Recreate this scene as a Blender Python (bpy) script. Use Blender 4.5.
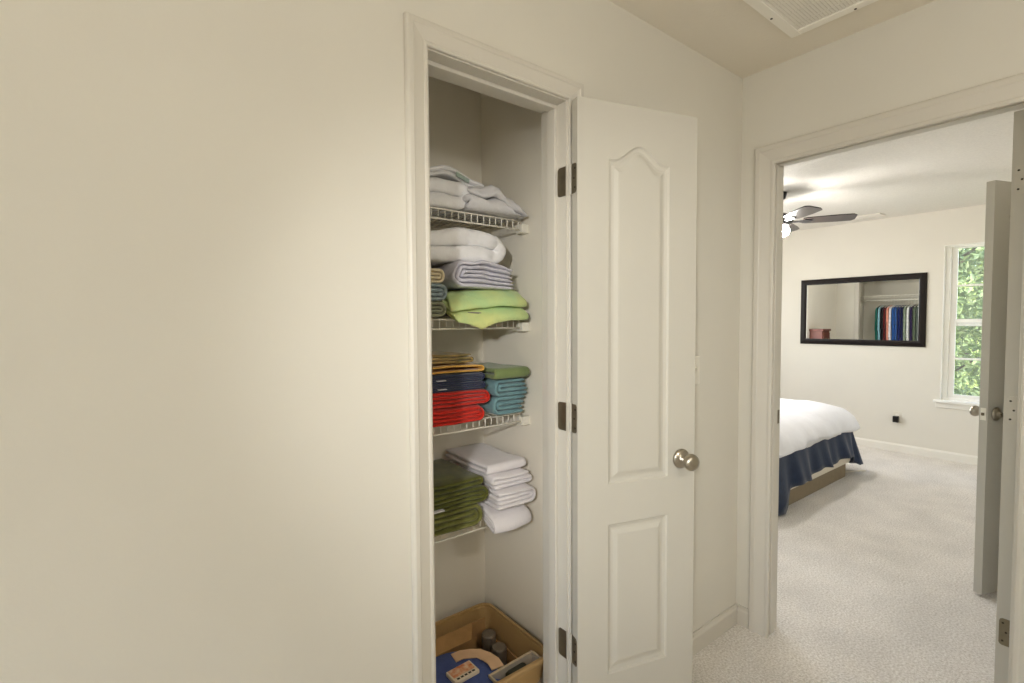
import bpy, bmesh, math, random
from mathutils import Vector, Matrix, noise

scene = bpy.context.scene
for o in list(bpy.data.objects):
    bpy.data.objects.remove(o)
COL = scene.collection
PI = math.pi

# ------------------------------------------------------------------ camera
F_PX, YAW, PITCH, ROLL, CAM_H = 489.73, math.radians(52.556), math.radians(-2.3156), math.radians(-0.3408), 1.38
cam_data = bpy.data.cameras.new('camera')
cam_data.sensor_width = 36.0
cam_data.lens = 36.0 * F_PX / 1024.0
cam_data.clip_start = 0.02
cam = bpy.data.objects.new('camera', cam_data)
COL.objects.link(cam)
fw = Vector((math.cos(YAW) * math.cos(PITCH), math.sin(YAW) * math.cos(PITCH), math.sin(PITCH)))
rt = Vector((math.sin(YAW), -math.cos(YAW), 0))
up = rt.cross(fw)
r2 = rt * math.cos(ROLL) + up * math.sin(ROLL)
u2 = up * math.cos(ROLL) - rt * math.sin(ROLL)
R3 = Matrix((r2, u2, -fw)).transposed()
cam.matrix_world = Matrix.Translation((0, 0, CAM_H)) @ R3.to_4x4()
scene.camera = cam

# ------------------------------------------------------------------ colour management
vs = scene.view_settings
vs.view_transform = 'Standard'
vs.look = 'None'
vs.gamma = 1.0
vs.use_curve_mapping = False
vs.exposure = 0.0
scene.cycles.use_denoising = True
scene.cycles.max_bounces = 10
scene.cycles.diffuse_bounces = 7
scene.cycles.sample_clamp_indirect = 4.0
scene.cycles.caustics_reflective = False
scene.cycles.caustics_refractive = False

# ------------------------------------------------------------------ world and lights
world = bpy.data.worlds.new('sky')
scene.world = world
world.use_nodes = True
wn = world.node_tree
wn.nodes.clear()
wo = wn.nodes.new('ShaderNodeOutputWorld')
wb = wn.nodes.new('ShaderNodeBackground')
sk = wn.nodes.new('ShaderNodeTexSky')
sk.sky_type = 'NISHITA'
sk.sun_elevation = math.radians(38)
sk.sun_rotation = math.radians(200)
sk.sun_disc = False
wb.inputs['Strength'].default_value = 0.9
wn.links.new(sk.outputs[0], wb.inputs[0])
wn.links.new(wb.outputs[0], wo.inputs[0])


def light(name, kind, loc, power, color=(1, 1, 1), size=0.1, size_y=None, aim=None):
    d = bpy.data.lights.new(name, kind)
    d.energy = power
    d.color = color
    if kind == 'AREA':
        d.size = size
        if size_y:
            d.shape = 'RECTANGLE'
            d.size_y = size_y
    elif kind == 'SUN':
        d.angle = size
    else:
        d.shadow_soft_size = size
    o = bpy.data.objects.new(name, d)
    COL.objects.link(o)
    o.location = loc
    if aim is not None:
        o.rotation_euler = (Vector(aim) - Vector(loc)).to_track_quat('-Z', 'Y').to_euler()
    return o


light('sun', 'SUN', (2, -14, 14), 5.0, (1.0, 0.95, 0.86), 0.02, aim=(8, 0, 1))
flash = light('camera_flash', 'SPOT', (-0.85, -0.46, 1.74), 126.0, (1.0, 0.99, 0.97), 0.06, aim=(1.19, 1.00, 1.20))
flash.data.spot_size = math.radians(48)
flash.data.spot_blend = 1.0
light('hall_end_fill', 'AREA', (-2.96, 0.1, 1.45), 17.0, (1.0, 0.99, 0.97), 1.3, 1.5, aim=(2, 0.1, 1.45))  # added fill light in an invented opening at the hall end
light('hall_overhead_fill', 'POINT', (0.6, -0.78, 2.08), 20.5, (1.0, 0.98, 0.95), 0.12)  # added fill for the hall, under an invented ceiling lamp
light('bedroom_side_fill', 'AREA', (4.3, 3.56, 1.60), 37.0, (1.0, 0.99, 0.97), 1.5, 1.2, aim=(4.3, 0, 1.60))  # added fill light for the bedroom, set in an invented head-wall opening

# ------------------------------------------------------------------ materials
def lin(c):
    c = c / 255.0
    return c / 12.92 if c <= 0.04045 else ((c + 0.055) / 1.055) ** 2.4


def rgb(r, g, b):
    return (lin(r), lin(g), lin(b), 1)


MATS = {}


def mat(name, col, rough=0.6, metal=0.0, var=0.0, vscale=8.0, bump=0.0, bscale=60.0, emit=0.0, trans=0.0, ior=1.45,
        spec=0.5, sheen=0.0, alpha=1.0, col2=None, detail=3.0):
    if name in MATS:
        return MATS[name]
    m = bpy.data.materials.new(name)
    m.use_nodes = True
    nt = m.node_tree
    p = nt.nodes['Principled BSDF']
    p.inputs['Base Color'].default_value = col
    p.inputs['Roughness'].default_value = rough
    p.inputs['Metallic'].default_value = metal
    p.inputs['Transmission Weight'].default_value = trans
    p.inputs['IOR'].default_value = ior
    p.inputs['Specular IOR Level'].default_value = spec
    p.inputs['Alpha'].default_value = alpha
    if sheen:
        p.inputs['Sheen Weight'].default_value = sheen
    if emit:
        p.inputs['Emission Color'].default_value = col
        p.inputs['Emission Strength'].default_value = emit
    tc = nt.nodes.new('ShaderNodeTexCoord')
    if var or col2:
        n = nt.nodes.new('ShaderNodeTexNoise')
        n.inputs['Scale'].default_value = vscale
        n.inputs['Detail'].default_value = detail
        nt.links.new(tc.outputs['Object'], n.inputs['Vector'])
        r = nt.nodes.new('ShaderNodeValToRGB')
        r.color_ramp.elements[0].position = 0.3
        r.color_ramp.elements[1].position = 0.7
        a = col2 if col2 else tuple(max(0, c * (1 - var)) for c in col[:3]) + (1,)
        b = col if col2 else tuple(min(1, c * (1 + var)) for c in col[:3]) + (1,)
        r.color_ramp.elements[0].color = a
        r.color_ramp.elements[1].color = b
        nt.links.new(n.outputs['Fac'], r.inputs['Fac'])
        nt.links.new(r.outputs['Color'], p.inputs['Base Color'])
    if bump:
        n2 = nt.nodes.new('ShaderNodeTexNoise')
        n2.inputs['Scale'].default_value = bscale
        n2.inputs['Detail'].default_value = 4.0
        nt.links.new(tc.outputs['Object'], n2.inputs['Vector'])
        bp = nt.nodes.new('ShaderNodeBump')
        bp.inputs['Strength'].default_value = bump
        bp.inputs['Distance'].default_value = 0.01
        nt.links.new(n2.outputs['Fac'], bp.inputs['Height'])
        nt.links.new(bp.outputs['Normal'], p.inputs['Normal'])
    MATS[name] = m
    return m


M_WALL = mat('hall_wall_paint', rgb(217, 213, 202), 0.75, var=0.015, vscale=3, bump=0.03, bscale=140, spec=0.3)
M_CLOSET = mat('closet_wall_brightened', rgb(242, 236, 222), 0.75, var=0.015, vscale=3, bump=0.03, bscale=140, spec=0.3)  # wall colour lightened to stand in for light missing inside the closet
M_BWALL = mat('bedroom_wall_paint', rgb(222, 217, 205), 0.75, var=0.015, vscale=3, bump=0.03, bscale=140, spec=0.3)
M_CEIL = mat('hall_ceiling_paint', rgb(232, 225, 211), 0.9, bump=0.12, bscale=110, spec=0.2)
M_BCEIL = mat('textured_ceiling_paint', rgb(228, 224, 216), 0.95, var=0.04, vscale=90, bump=0.5, bscale=120, spec=0.1)
M_TRIM = mat('trim_paint', rgb(207, 202, 191), 0.4, var=0.01, vscale=4, spec=0.4)
M_DOOR = mat('door_paint', rgb(194, 190, 179), 0.42, var=0.01, vscale=5, bump=0.02, bscale=200, spec=0.4)
M_BTRIM = mat('bedroom_trim_paint', rgb(232, 228, 218), 0.4, var=0.01, vscale=4, spec=0.4)
M_NICKEL = mat('satin_nickel', rgb(170, 162, 148), 0.28, metal=1.0, var=0.05, vscale=30)
M_HINGE = mat('aged_nickel_hinge', rgb(128, 119, 100), 0.42, metal=0.85, var=0.08, vscale=40)
M_PAINTHINGE = mat('painted_hinge', rgb(196, 191, 179), 0.4, var=0.03, vscale=40)
M_SCREW = mat('dark_screw', rgb(60, 54, 44), 0.4, metal=0.7)
M_WHITEPL = mat('white_plastic', rgb(236, 232, 220), 0.35)
M_WIRE = mat('white_vinyl_wire', rgb(240, 236, 224), 0.35)
M_BLACK = mat('black_plastic', rgb(22, 19, 16), 0.4)
M_WINWHITE = mat('white_window_paint', rgb(243, 241, 234), 0.35)
M_GLASS = mat('window_glass', (0.9, 0.95, 0.95, 1), 0.02, alpha=0.10)
M_MIRROR = mat('silvered_glass', (0.93, 0.94, 0.93, 1), 0.01, metal=1.0)
M_FRAME = mat('dark_espresso_wood', rgb(24, 17, 14), 0.4, var=0.2, vscale=14, spec=0.25)


def carpet_mat():
    m = bpy.data.materials.new('grey_cut_pile_carpet')
    m.use_nodes = True
    nt = m.node_tree
    p = nt.nodes['Principled BSDF']
    p.inputs['Roughness'].default_value = 1.0
    p.inputs['Specular IOR Level'].default_value = 0.05
    tc = nt.nodes.new('ShaderNodeTexCoord')
    n1 = nt.nodes.new('ShaderNodeTexNoise')
    n1.inputs['Scale'].default_value = 112
    n1.inputs['Detail'].default_value = 5
    n1.inputs['Roughness'].default_value = 0.7
    n2 = nt.nodes.new('ShaderNodeTexNoise')
    n2.inputs['Scale'].default_value = 4.0
    n2.inputs['Detail'].default_value = 3
    for n in (n1, n2):
        nt.links.new(tc.outputs['Object'], n.inputs['Vector'])
    r1 = nt.nodes.new('ShaderNodeValToRGB')
    r1.color_ramp.elements[0].position = 0.38
    r1.color_ramp.elements[1].position = 0.62
    r1.color_ramp.elements[0].color = rgb(214, 207, 198)
    r1.color_ramp.elements[1].color = rgb(255, 251, 246)
    nt.links.new(n1.outputs['Fac'], r1.inputs['Fac'])
    r2_ = nt.nodes.new('ShaderNodeValToRGB')
    r2_.color_ramp.elements[0].position = 0.3
    r2_.color_ramp.elements[1].position = 0.7
    r2_.color_ramp.elements[0].color = (0.86, 0.86, 0.86, 1)
    r2_.color_ramp.elements[1].color = (1, 1, 1, 1)
    nt.links.new(n2.outputs['Fac'], r2_.inputs['Fac'])
    mx = nt.nodes.new('ShaderNodeMix')
    mx.data_type = 'RGBA'
    mx.blend_type = 'MULTIPLY'
    mx.inputs[0].default_value = 1.0
    nt.links.new(r1.outputs['Color'], mx.inputs[6])
    nt.links.new(r2_.outputs['Color'], mx.inputs[7])
    nt.links.new(mx.outputs[2], p.inputs['Base Color'])
    b = nt.nodes.new('ShaderNodeBump')
    b.inputs['Strength'].default_value = 0.5
    b.inputs['Distance'].default_value = 0.012
    nt.links.new(n1.outputs['Fac'], b.inputs['Height'])
    nt.links.new(b.outputs['Normal'], p.inputs['Normal'])
    return m


M_CARPET = carpet_mat()


def cloth_mat(name, col, var=0.06, bump=0.22, bscale=220, col2=None):
    return mat(name, col, 0.95, var=var, vscale=26, bump=bump, bscale=bscale, spec=0.1, sheen=0.25, col2=col2)


# ------------------------------------------------------------------ mesh helpers
class MB:
    def __init__(self):
        self.v, self.f = [], []

    def add(self, verts, faces):
        n = len(self.v)
        self.v += [tuple(p) for p in verts]
        self.f += [tuple(i + n for i in f) for f in faces]
        return self

    def box(self, x0, x1, y0, y1, z0, z1):
        vs_ = [(x0, y0, z0), (x1, y0, z0), (x1, y1, z0), (x0, y1, z0), (x0, y0, z1), (x1, y0, z1), (x1, y1, z1), (x0, y1, z1)]
        fs = [(3, 2, 1, 0), (4, 5, 6, 7), (0, 1, 5, 4), (1, 2, 6, 5), (2, 3, 7, 6), (3, 0, 4, 7)]
        return self.add(vs_, fs)

    def prism(self, poly, axis, a, b):
        """poly: 2D points; axis 'x','y','z' is the extrusion axis"""
        def P(p, t):
            return {'x': (t, p[0], p[1]), 'y': (p[0], t, p[1]), 'z': (p[0], p[1], t)}[axis]
        n = len(poly)
        vs_ = [P(p, a) for p in poly] + [P(p, b) for p in poly]
        fs = [tuple(range(n)), tuple(range(2 * n - 1, n - 1, -1))]
        fs += [(i, i + n, (i + 1) % n + n, (i + 1) % n) for i in range(n)]
        return self.add(vs_, fs)

    def lathe(self, prof, seg=24, M=None):
        """prof: list of (r, h) about local Z, closed at ends when r = 0"""
        vs_, fs = [], []
        for r, h in prof:
            for k in range(seg):
                a = 2 * PI * k / seg
                vs_.append((r * math.cos(a), r * math.sin(a), h))
        for i in range(len(prof) - 1):
            for k in range(seg):
                k2 = (k + 1) % seg
                fs.append((i * seg + k, i * seg + k2, (i + 1) * seg + k2, (i + 1) * seg + k))
        fs.append(tuple(range(seg - 1, -1, -1)))
        fs.append(tuple((len(prof) - 1) * seg + k for k in range(seg)))
        if M is not None:
            vs_ = [tuple(M @ Vector(p)) for p in vs_]
        return self.add(vs_, fs)

    def tube(self, pts, r, seg=8):
        pts = [Vector(p) for p in pts]
        vs_, fs = [], []
        prev = None
        for i, p in enumerate(pts):
            t = (pts[min(i + 1, len(pts) - 1)] - pts[max(i - 1, 0)]).normalized()
            if prev is None:
                a = Vector((0, 0, 1)) if abs(t.z) < 0.9 else Vector((1, 0, 0))
                n = t.cross(a).normalized()
            else:
                n = (prev - t * prev.dot(t)).normalized()
            prev = n
            b = t.cross(n)
            rr = r[i] if isinstance(r, (list, tuple)) else r
            for k in range(seg):
                an = 2 * PI * k / seg
                vs_.append(tuple(p + n * (rr * math.cos(an)) + b * (rr * math.sin(an))))
        for i in range(len(pts) - 1):
            for k in range(seg):
                k2 = (k + 1) % seg
                fs.append((i * seg + k, (i + 1) * seg + k, (i + 1) * seg + k2, i * seg + k2))
        fs.append(tuple(range(seg)))
        fs.append(tuple((len(pts) - 1) * seg + k for k in range(seg - 1, -1, -1)))
        return self.add(vs_, fs)

    def mesh(self, name, smooth=False):
        me = bpy.data.meshes.new(name)
        me.from_pydata(self.v, [], self.f)
        bm = bmesh.new()
        bm.from_mesh(me)
        bmesh.ops.recalc_face_normals(bm, faces=bm.faces)
        bm.to_mesh(me)
        bm.free()
        if smooth:
            me.polygons.foreach_set('use_smooth', [True] * len(me.polygons))
        me.update()
        return me


def tag(o, label=None, cat=None, group=None, kind=None):
    if label:
        o['label'] = label
    if cat:
        o['category'] = cat
    if group:
        o['group'] = group
    if kind:
        o['kind'] = kind
    return o


def obj(name, mb, material, parent=None, smooth=False, bevel=0.0, bseg=2, angle=None):
    me = mb.mesh(name, smooth) if isinstance(mb, MB) else mb
    if len(me.materials) == 0:
        me.materials.append(material)
    o = bpy.data.objects.new(name, me)
    COL.objects.link(o)
    if parent is not None:
        o.parent = parent
    if bevel:
        b = o.modifiers.new('bevel', 'BEVEL')
        b.width = bevel
        b.segments = bseg
        b.limit_method = 'ANGLE'
        b.angle_limit = math.radians(40)
    return o


def empty(name, loc=(0, 0, 0), rz=0.0, **kw):
    o = bpy.data.objects.new(name, None)
    COL.objects.link(o)
    o.empty_display_size = 0.05
    o.location = loc
    o.rotation_euler = (0, 0, rz)
    return tag(o, **kw)


def struct(name, mb, material, label, cat, **kw):
    return tag(obj(name, mb, material, **kw), label, cat, kind='structure')


def box(x0, x1, y0, y1, z0, z1):
    return MB().box(x0, x1, y0, y1, z0, z1)


def copy_tree(o, parent=None):
    c = o.copy()
    COL.objects.link(c)
    c.parent = parent
    for ch in list(o.children):
        copy_tree(ch, c)
    return c


# ------------------------------------------------------------------ room shell
D1, D2, D3, CH = 1.122, 2.143, 6.268, 2.44
D1B, D2B = 1.237, 2.250          # back faces of the two hall walls
BR, BH = 0.18, 3.55              # bedroom right wall face, head wall face
# closet opening (jamb faces) and bedroom doorway (jamb faces)
CX0, CX1, CZ = 0.600, 1.075, 2.062
DY0, DY1, DZ = 0.241, 0.990, 2.046
JT = 0.019

struct('floor', box(-3.1, 6.5, -1.2, 3.75, -0.06, 0), M_CARPET, 'grey speckled carpet covering the hall and bedroom floor', 'floor')
struct('ceiling', box(-3.1, D2 + 0.05, -1.2, 1.75, CH, CH + 0.06), M_CEIL, 'smooth beige hall ceiling above the closet door', 'ceiling')
struct('ceiling', MB().box(D2 + 0.05, 6.5, -1.2, 3.75, CH, CH + 0.06).box(1.4, D2 + 0.05, 1.75, 3.75, CH, CH + 0.06),
       M_BCEIL, 'pale textured bedroom ceiling with a fan', 'ceiling')

w = MB().box(-3.0, CX0 - JT, D1, D1B, 0, CH).box(CX1 + JT, D2, D1, D1B, 0, CH).box(CX0 - JT, CX1 + JT, D1, D1B, CZ + JT, CH)
struct('wall_left', w, M_WALL, 'beige hall wall with the open linen closet in it', 'wall')
w = MB().box(D2, D2B, -1.0, DY0 - JT, 0, CH).box(D2, D2B, DY1 + JT, 1.95, 0, CH).box(D2, D2B, DY0 - JT, DY1 + JT, DZ + JT, CH)
w.box(D2, D2B, 1.95, 3.2, 2.06, CH).box(D2, D2B, 3.2, BH, 0, CH)
struct('wall_front', w, M_WALL, 'beige wall holding the doorway into the bedroom', 'wall')
struct('wall_right', box(-3.0, D2, -1.1, -1.0, 0, CH), M_WALL, 'beige hall wall behind the photographer on the right', 'wall')
w = MB().box(-3.1, -3.0, -1.1, -0.6, 0, CH).box(-3.1, -3.0, 0.8, D1B, 0, CH).box(-3.1, -3.0, -0.6, 0.8, 0, 0.65).box(-3.1, -3.0, -0.6, 0.8, 2.25, CH)
struct('wall_back', w, M_WALL, 'beige hall end wall with an added opening for fill light behind the photographer', 'wall')
# linen closet interior
struct('wall_closet_right', box(1.170, 1.27, D1B, 1.83, 0, CH), M_CLOSET, 'beige side wall inside the linen closet', 'wall')
struct('wall_closet_left', box(0.35, 0.45, D1B, 1.83, 0, CH), M_CLOSET, 'beige side wall at the hidden left of the linen closet', 'wall')
struct('wall_closet_back', box(0.45, 1.170, 1.732, 1.83, 0, CH), M_CLOSET, 'beige back wall of the linen closet behind the shelves', 'wall')
# bedroom
WY0, WY1, WZ0, WZ1 = 0.47, 1.25, 0.585, 2.095
w = MB().box(D3, D3 + 0.14, BR - 0.1, WY0, 0, CH).box(D3, D3 + 0.14, WY1, BH + 0.1, 0, CH)
w.box(D3, D3 + 0.14, WY0, WY1, 0, WZ0).box(D3, D3 + 0.14, WY0, WY1, WZ1, CH)
struct('wall_far', w, M_BWALL, 'pale bedroom wall with the mirror and window', 'wall')
w = MB().box(D2B, 3.95, BR - 0.1, BR, 0, CH).box(4.70, D3, BR - 0.1, BR, 0, CH).box(3.95, 4.70, BR - 0.1, BR, 2.06, CH)
struct('wall_bedroom_right', w, M_BWALL, 'pale bedroom wall behind the half open inner door', 'wall')
w = MB().box(D2, 3.5, BH, BH + 0.1, 0, CH).box(5.1, D3, BH, BH + 0.1, 0, CH).box(3.5, 5.1, BH, BH + 0.1, 0, 0.95).box(3.5, 5.1, BH, BH + 0.1, 2.25, CH)
struct('wall_bedroom_head', w, M_BWALL, 'pale bedroom wall behind the head of the bed', 'wall')
w = MB().box(1.45, 1.55, 1.80, 3.45, 0, CH).box(1.55, D2, 1.80, 1.90, 0, CH).box(1.55, D2, 3.33, 3.45, 0, CH)
struct('wall_bedroom_closet', w, M_BWALL, 'white alcove walls around the hanging clothes seen in the mirror', 'wall')
w = MB().box(3.8, 3.9, -0.9, BR - 0.1, 0, CH).box(4.75, 4.85, -0.9, BR - 0.1, 0, CH).box(3.8, 4.85, -1.0, -0.9, 0, CH)
struct('wall_bathroom', w, M_BWALL, 'pale walls of the small room behind the inner bedroom door', 'wall')

# baseboards
BB = [(0, 0), (0.013, 0), (0.013, 0.066), (0.010, 0.074), (0.005, 0.080), (0.004, 0.086), (0, 0.086)]


def baseboard(name, axis, face, sgn, a, b, label, m_=None):
    poly = [(face + sgn * t, z) for t, z in BB]
    # axis = direction the board runs
    mb = MB()
    if axis == 'x':
        n = len(poly)
        vs_ = [(a, p[0], p[1]) for p in poly] + [(b, p[0], p[1]) for p in poly]
    else:
        n = len(poly)
        vs_ = [(p[0], a, p[1]) for p in poly] + [(p[0], b, p[1]) for p in poly]
    fs = [tuple(range(n)), tuple(range(2 * n - 1, n - 1, -1))] + [(i, i + n, (i + 1) % n + n, (i + 1) % n) for i in range(n)]
    mb.add(vs_, fs)
    return struct(name, mb, m_ or M_TRIM, label, 'baseboard')


baseboard('baseboard_left', 'x', D1, -1, 1.146, D2, 'cream baseboard on the hall wall right of the closet door')
baseboard('baseboard_left', 'x', D1, -1, -3.0, 0.526, 'cream baseboard on the hall wall left of the closet')
baseboard('baseboard_front', 'y', D2, -1, 1.060, D1 - 0.013, 'short cream baseboard piece between corner and bedroom doorway')
baseboard('baseboard_far', 'y', D3, -1, BR, BH, 'cream baseboard along the bedroom wall under mirror and window', M_BTRIM)
baseboard('baseboard_head', 'x', BH, -1, D2B, D3 - 0.013, 'cream baseboard along the bedroom head wall', M_BTRIM)

# ------------------------------------------------------------------ door casings, jambs and stops
CP = [(0, 0), (0, 0.008), (0.003, 0.0105), (0.009, 0.0105), (0.013, 0.0085), (0.028, 0.0115), (0.044, 0.015), (0.048, 0.0175),
      (0.060, 0.0175), (0.064, 0.015), (0.067, 0.010), (0.067, 0)]


def casing(parent, axis, face, sgn, a0, a1, zt, k=1.0):
    """three mitred casing boards around an opening; axis: direction of the wall"""
    def W(a, t, z):
        return (a, face + sgn * t, z) if axis == 'x' else (face + sgn * t, a, z)
    CQ = [(p * k, t) for p, t in CP]
    n = len(CQ)
    ring = [(i, i + n, (i + 1) % n + n, (i + 1) % n) for i in range(n)] + [tuple(range(n)), tuple(range(2 * n - 1, n - 1, -1))]
    for a, s in ((a0, -1), (a1, 1)):
        vs_ = [W(a + s * p, t, 0.0) for p, t in CQ] + [W(a + s * p, t, zt + p) for p, t in CQ]
        obj('casing', MB().add(vs_, ring), M_TRIM, parent)
    vs_ = [W(a0 - p, t, zt + p) for p, t in CQ] + [W(a1 + p, t, zt + p) for p, t in CQ]
    obj('casing', MB().add(vs_, ring), M_TRIM, parent)


t1 = empty('trim_1', (0, 0, 0), label='cream moulded frame around the linen closet opening', cat='door frame', kind='structure')
casing(t1, 'x', D1, -1, CX0 - 0.006, CX1 + 0.006, CZ + 0.004, 0.9)
obj('jamb', box(CX0 - JT, CX0, D1, D1B, 0, CZ), M_TRIM, t1)
obj('jamb', box(CX1, CX1 + JT, D1, D1B, 0, CZ), M_TRIM, t1)
obj('jamb', box(CX0 - JT, CX1 + JT, D1, D1B, CZ, CZ + JT), M_TRIM, t1)
ST = 0.012
obj('door_stop', box(CX0, CX0 + ST, 1.162, 1.198, 0, CZ - ST), M_TRIM, t1, bevel=0.002)
obj('door_stop', box(CX1 - ST, CX1, 1.162, 1.198, 0, CZ - ST), M_TRIM, t1, bevel=0.002)
obj('door_stop', box(CX0, CX1, 1.162, 1.198, CZ - ST, CZ), M_TRIM, t1, bevel=0.002)
casing(t1, 'x', D1B, 1, CX0 - 0.006, CX1 + 0.006, CZ + 0.004)

t2 = empty('trim_2', (0, 0, 0), label='cream moulded frame around the bedroom doorway', cat='door frame', kind='structure')
casing(t2, 'y', D2, -1, DY0 - 0.005, DY1 - 0.014, DZ - 0.012, 1.25)
obj('jamb', box(D2, D2B, DY1, DY1 + JT, 0, DZ), M_TRIM, t2)
obj('jamb', box(D2, D2B, DY0 - JT, DY0, 0, DZ), M_TRIM, t2)
obj('jamb', box(D2, D2B, DY0 - JT, DY1 + JT, DZ, DZ + JT), M_TRIM, t2)
obj('door_stop', box(2.165, 2.202, DY1 - ST, DY1, 0, DZ - ST), M_TRIM, t2, bevel=0.002)
obj('door_stop', box(2.165, 2.202, DY0, DY0 + 0.005, 0, DZ - ST), M_TRIM, t2, bevel=0.002)
obj('door_stop', box(2.165, 2.202, DY0, DY1, DZ - ST, DZ), M_TRIM, t2, bevel=0.002)
casing(t2, 'y', D2B, 1, DY0 - 0.006, DY1 + 0.006, DZ + 0.004)
sp = obj('strike_plate', box(2.212, 2.242, DY1 - 0.002, DY1 + 0.001, 0.925, 0.985), M_HINGE, t2)
sp['label'] = 'brushed nickel strike plate in the door jamb'

t3 = empty('trim_3', (0, 0, 0), label='white frame around the clothes alcove seen in the mirror', cat='door frame', kind='structure')
casing(t3, 'y', D2B, 1, 1.956, 3.194, 2.056)
t4 = empty('trim_4', (0, 0, 0), label='cream frame of the inner bedroom door', cat='door frame', kind='structure')
casing(t4, 'x', BR, 1, 3.956, 4.694, 2.056)


# ------------------------------------------------------------------ panelled doors
def arch_outline(u0, u1, v0, v1, rise, n=20):
    pts = [(u0, v0), (u1, v0)]
    for i in range(n + 1):
        s = i / n
        u = u1 + (u0 - u1) * s
        x = abs(2 * s - 1)                      # 1 at shoulders, 0 at apex
        # ogee (cathedral) arch
        if rise:
            f = 0.5 + 0.5 * math.cos(PI * min(1.0, x / 0.86))
        else:
            f = 0
        pts.append((u, v1 + rise * f))
    return pts


def inset_panel(spec, d):
    u0, u1, v0, v1, rise = spec
    return arch_outline(u0 + d, u1 - d, v0 + d, v1 - d, rise)


def door_slab(wd, ht, th, panels, z0=0.012):
    """u along width, thickness 0..th along v-depth, panel relief on both faces"""
    bm = bmesh.new()
    rings = [(0.0, 0.0), (0.005, 0.006), (0.014, 0.0085), (0.022, 0.0075), (0.036, 0.002), (0.042, 0.0015)]
    outer_by_face = []
    for side in (0, 1):
        y = 0.0 if side == 0 else th
        s = 1 if side == 0 else -1
        outer = [bm.verts.new((u, y, v)) for u, v in ((0, z0), (wd, z0), (wd, ht), (0, ht))]
        outer_by_face.append(outer)
        edges = [bm.edges.new((outer[i], outer[(i + 1) % 4])) for i in range(4)]
        for pts in panels:
            prev = None
            for k, (off, dep) in enumerate(rings):
                q = inset_panel(pts, off)
                loop = [bm.verts.new((a, y + s * dep, b)) for a, b in q]
                if k == 0:
                    m = len(loop)
                    edges += [bm.edges.new((loop[i], loop[(i + 1) % m])) for i in range(m)]
                else:
                    m = len(loop)
                    for i in range(m):
                        f = bm.faces.new((prev[i], prev[(i + 1) % m], loop[(i + 1) % m], loop[i]))
                        f.smooth = False
                prev = loop
            bm.faces.new(prev)
        bmesh.ops.triangle_fill(bm, use_beauty=True, use_dissolve=False, edges=edges)
    a, b = outer_by_face
    for i in range(4):
        bm.faces.new((a[i], a[(i + 1) % 4], b[(i + 1) % 4], b[i]))
    bmesh.ops.recalc_face_normals(bm, faces=bm.faces)
    me = bpy.data.meshes.new('slab')
    bm.to_mesh(me)
    bm.free()
    return me


def knob_parts(parent, u, y, v, s, M=M_NICKEL):
    """round door knob on a door face; s = direction of the face normal along local y"""
    T = Matrix.Translation((u, y, v)) @ Matrix.Rotation(-s * PI / 2, 4, 'X')
    k = obj('knob', MB().lathe([(0.0, 0.022), (0.010, 0.022), (0.0105, 0.030), (0.015, 0.034), (0.024, 0.040), (0.0275, 0.048), (0.0275, 0.054),
                                (0.024, 0.062), (0.014, 0.067), (0.0, 0.068)], 28, T), M, parent, smooth=True)
    obj('rose', MB().lathe([(0.0, 0.0), (0.033, 0.0), (0.033, 0.004), (0.030, 0.008), (0.020, 0.012), (0.0125, 0.016), (0.0115, 0.024), (0.0, 0.024)], 28, T), M, k, smooth=True)
    return k


def leaf_poly(w_, h, r=0.012, n=5):
    """hinge leaf outline: square at the knuckle side (0), rounded corners on the other"""
    pts = [(0, 0)]
    for cx, cy, a0 in ((w_ - r, r, -PI / 2), (w_ - r, h - r, 0)):
        for i in range(n + 1):
            a = a0 + (PI / 2) * i / n
            pts.append((cx + r * math.cos(a), cy + r * math.sin(a)))
    pts.append((0, h))
    return pts


# closet door: local u runs from hinge to latch edge; root at the hinge pin, local y = 0 is the face turned to the camera
TH = math.radians(16.5)
pin = Vector((1.079, 1.100, 0))
nrm = Vector((-math.sin(TH), -math.cos(TH), 0))
face0 = pin + nrm * 0.035
door1 = empty('door_1', (face0.x, face0.y, 0.0), -TH, label='open cream closet door with arched panel and round knob', cat='door', kind='structure')
panels = [(0.110, 0.340, 0.860, 1.882, 0.050), (0.110, 0.340, 0.240, 0.730, 0.0)]
obj('slab', door_slab(0.451, 2.055, 0.035, panels), M_DOOR, door1)
knob_parts(door1, 0.394, 0.0, 0.915, -1)
knob_parts(door1, 0.394, 0.035, 0.915, 1)
obj('latch_plate', box(0.4505, 0.452, 0.007, 0.030, 0.885, 0.945), M_NICKEL, door1)
HZ = (0.287, 1.032, 1.772)
for hz in HZ:
    # door leaf on the hinge edge (local x = 0), knuckle at local y = 0.035 side
    h = obj('hinge', MB().prism([(0.035 - a, b + hz) for a, b in leaf_poly(0.030, 0.09, 0.010)], 'x', -0.0018, 0.0006), M_HINGE, door1)
    obj('knuckle', MB().tube([(-0.004, 0.0385, hz - 0.001), (-0.004, 0.0385, hz + 0.091)], 0.0045, 10), M_PAINTHINGE, h, smooth=False)
    for k in range(3):
        T = Matrix.Translation((-0.0022, 0.012 + (0.006 if k == 1 else 0), hz + 0.016 + 0.029 * k)) @ Matrix.Rotation(-PI / 2, 4, 'Y')
        obj('screw', MB().lathe([(0, 0), (0.0035, 0), (0.0030, 0.001), (0, 0.0012)], 10, T), M_SCREW, h)
    # jamb leaf on the closet jamb
    j = obj('hinge_leaf', MB().prism([(D1 + 0.001 + a, b + hz) for a, b in leaf_poly(0.036, 0.09, 0.010)], 'x', CX1 - 0.0018, CX1 + 0.0005), M_HINGE, t1)

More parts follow.
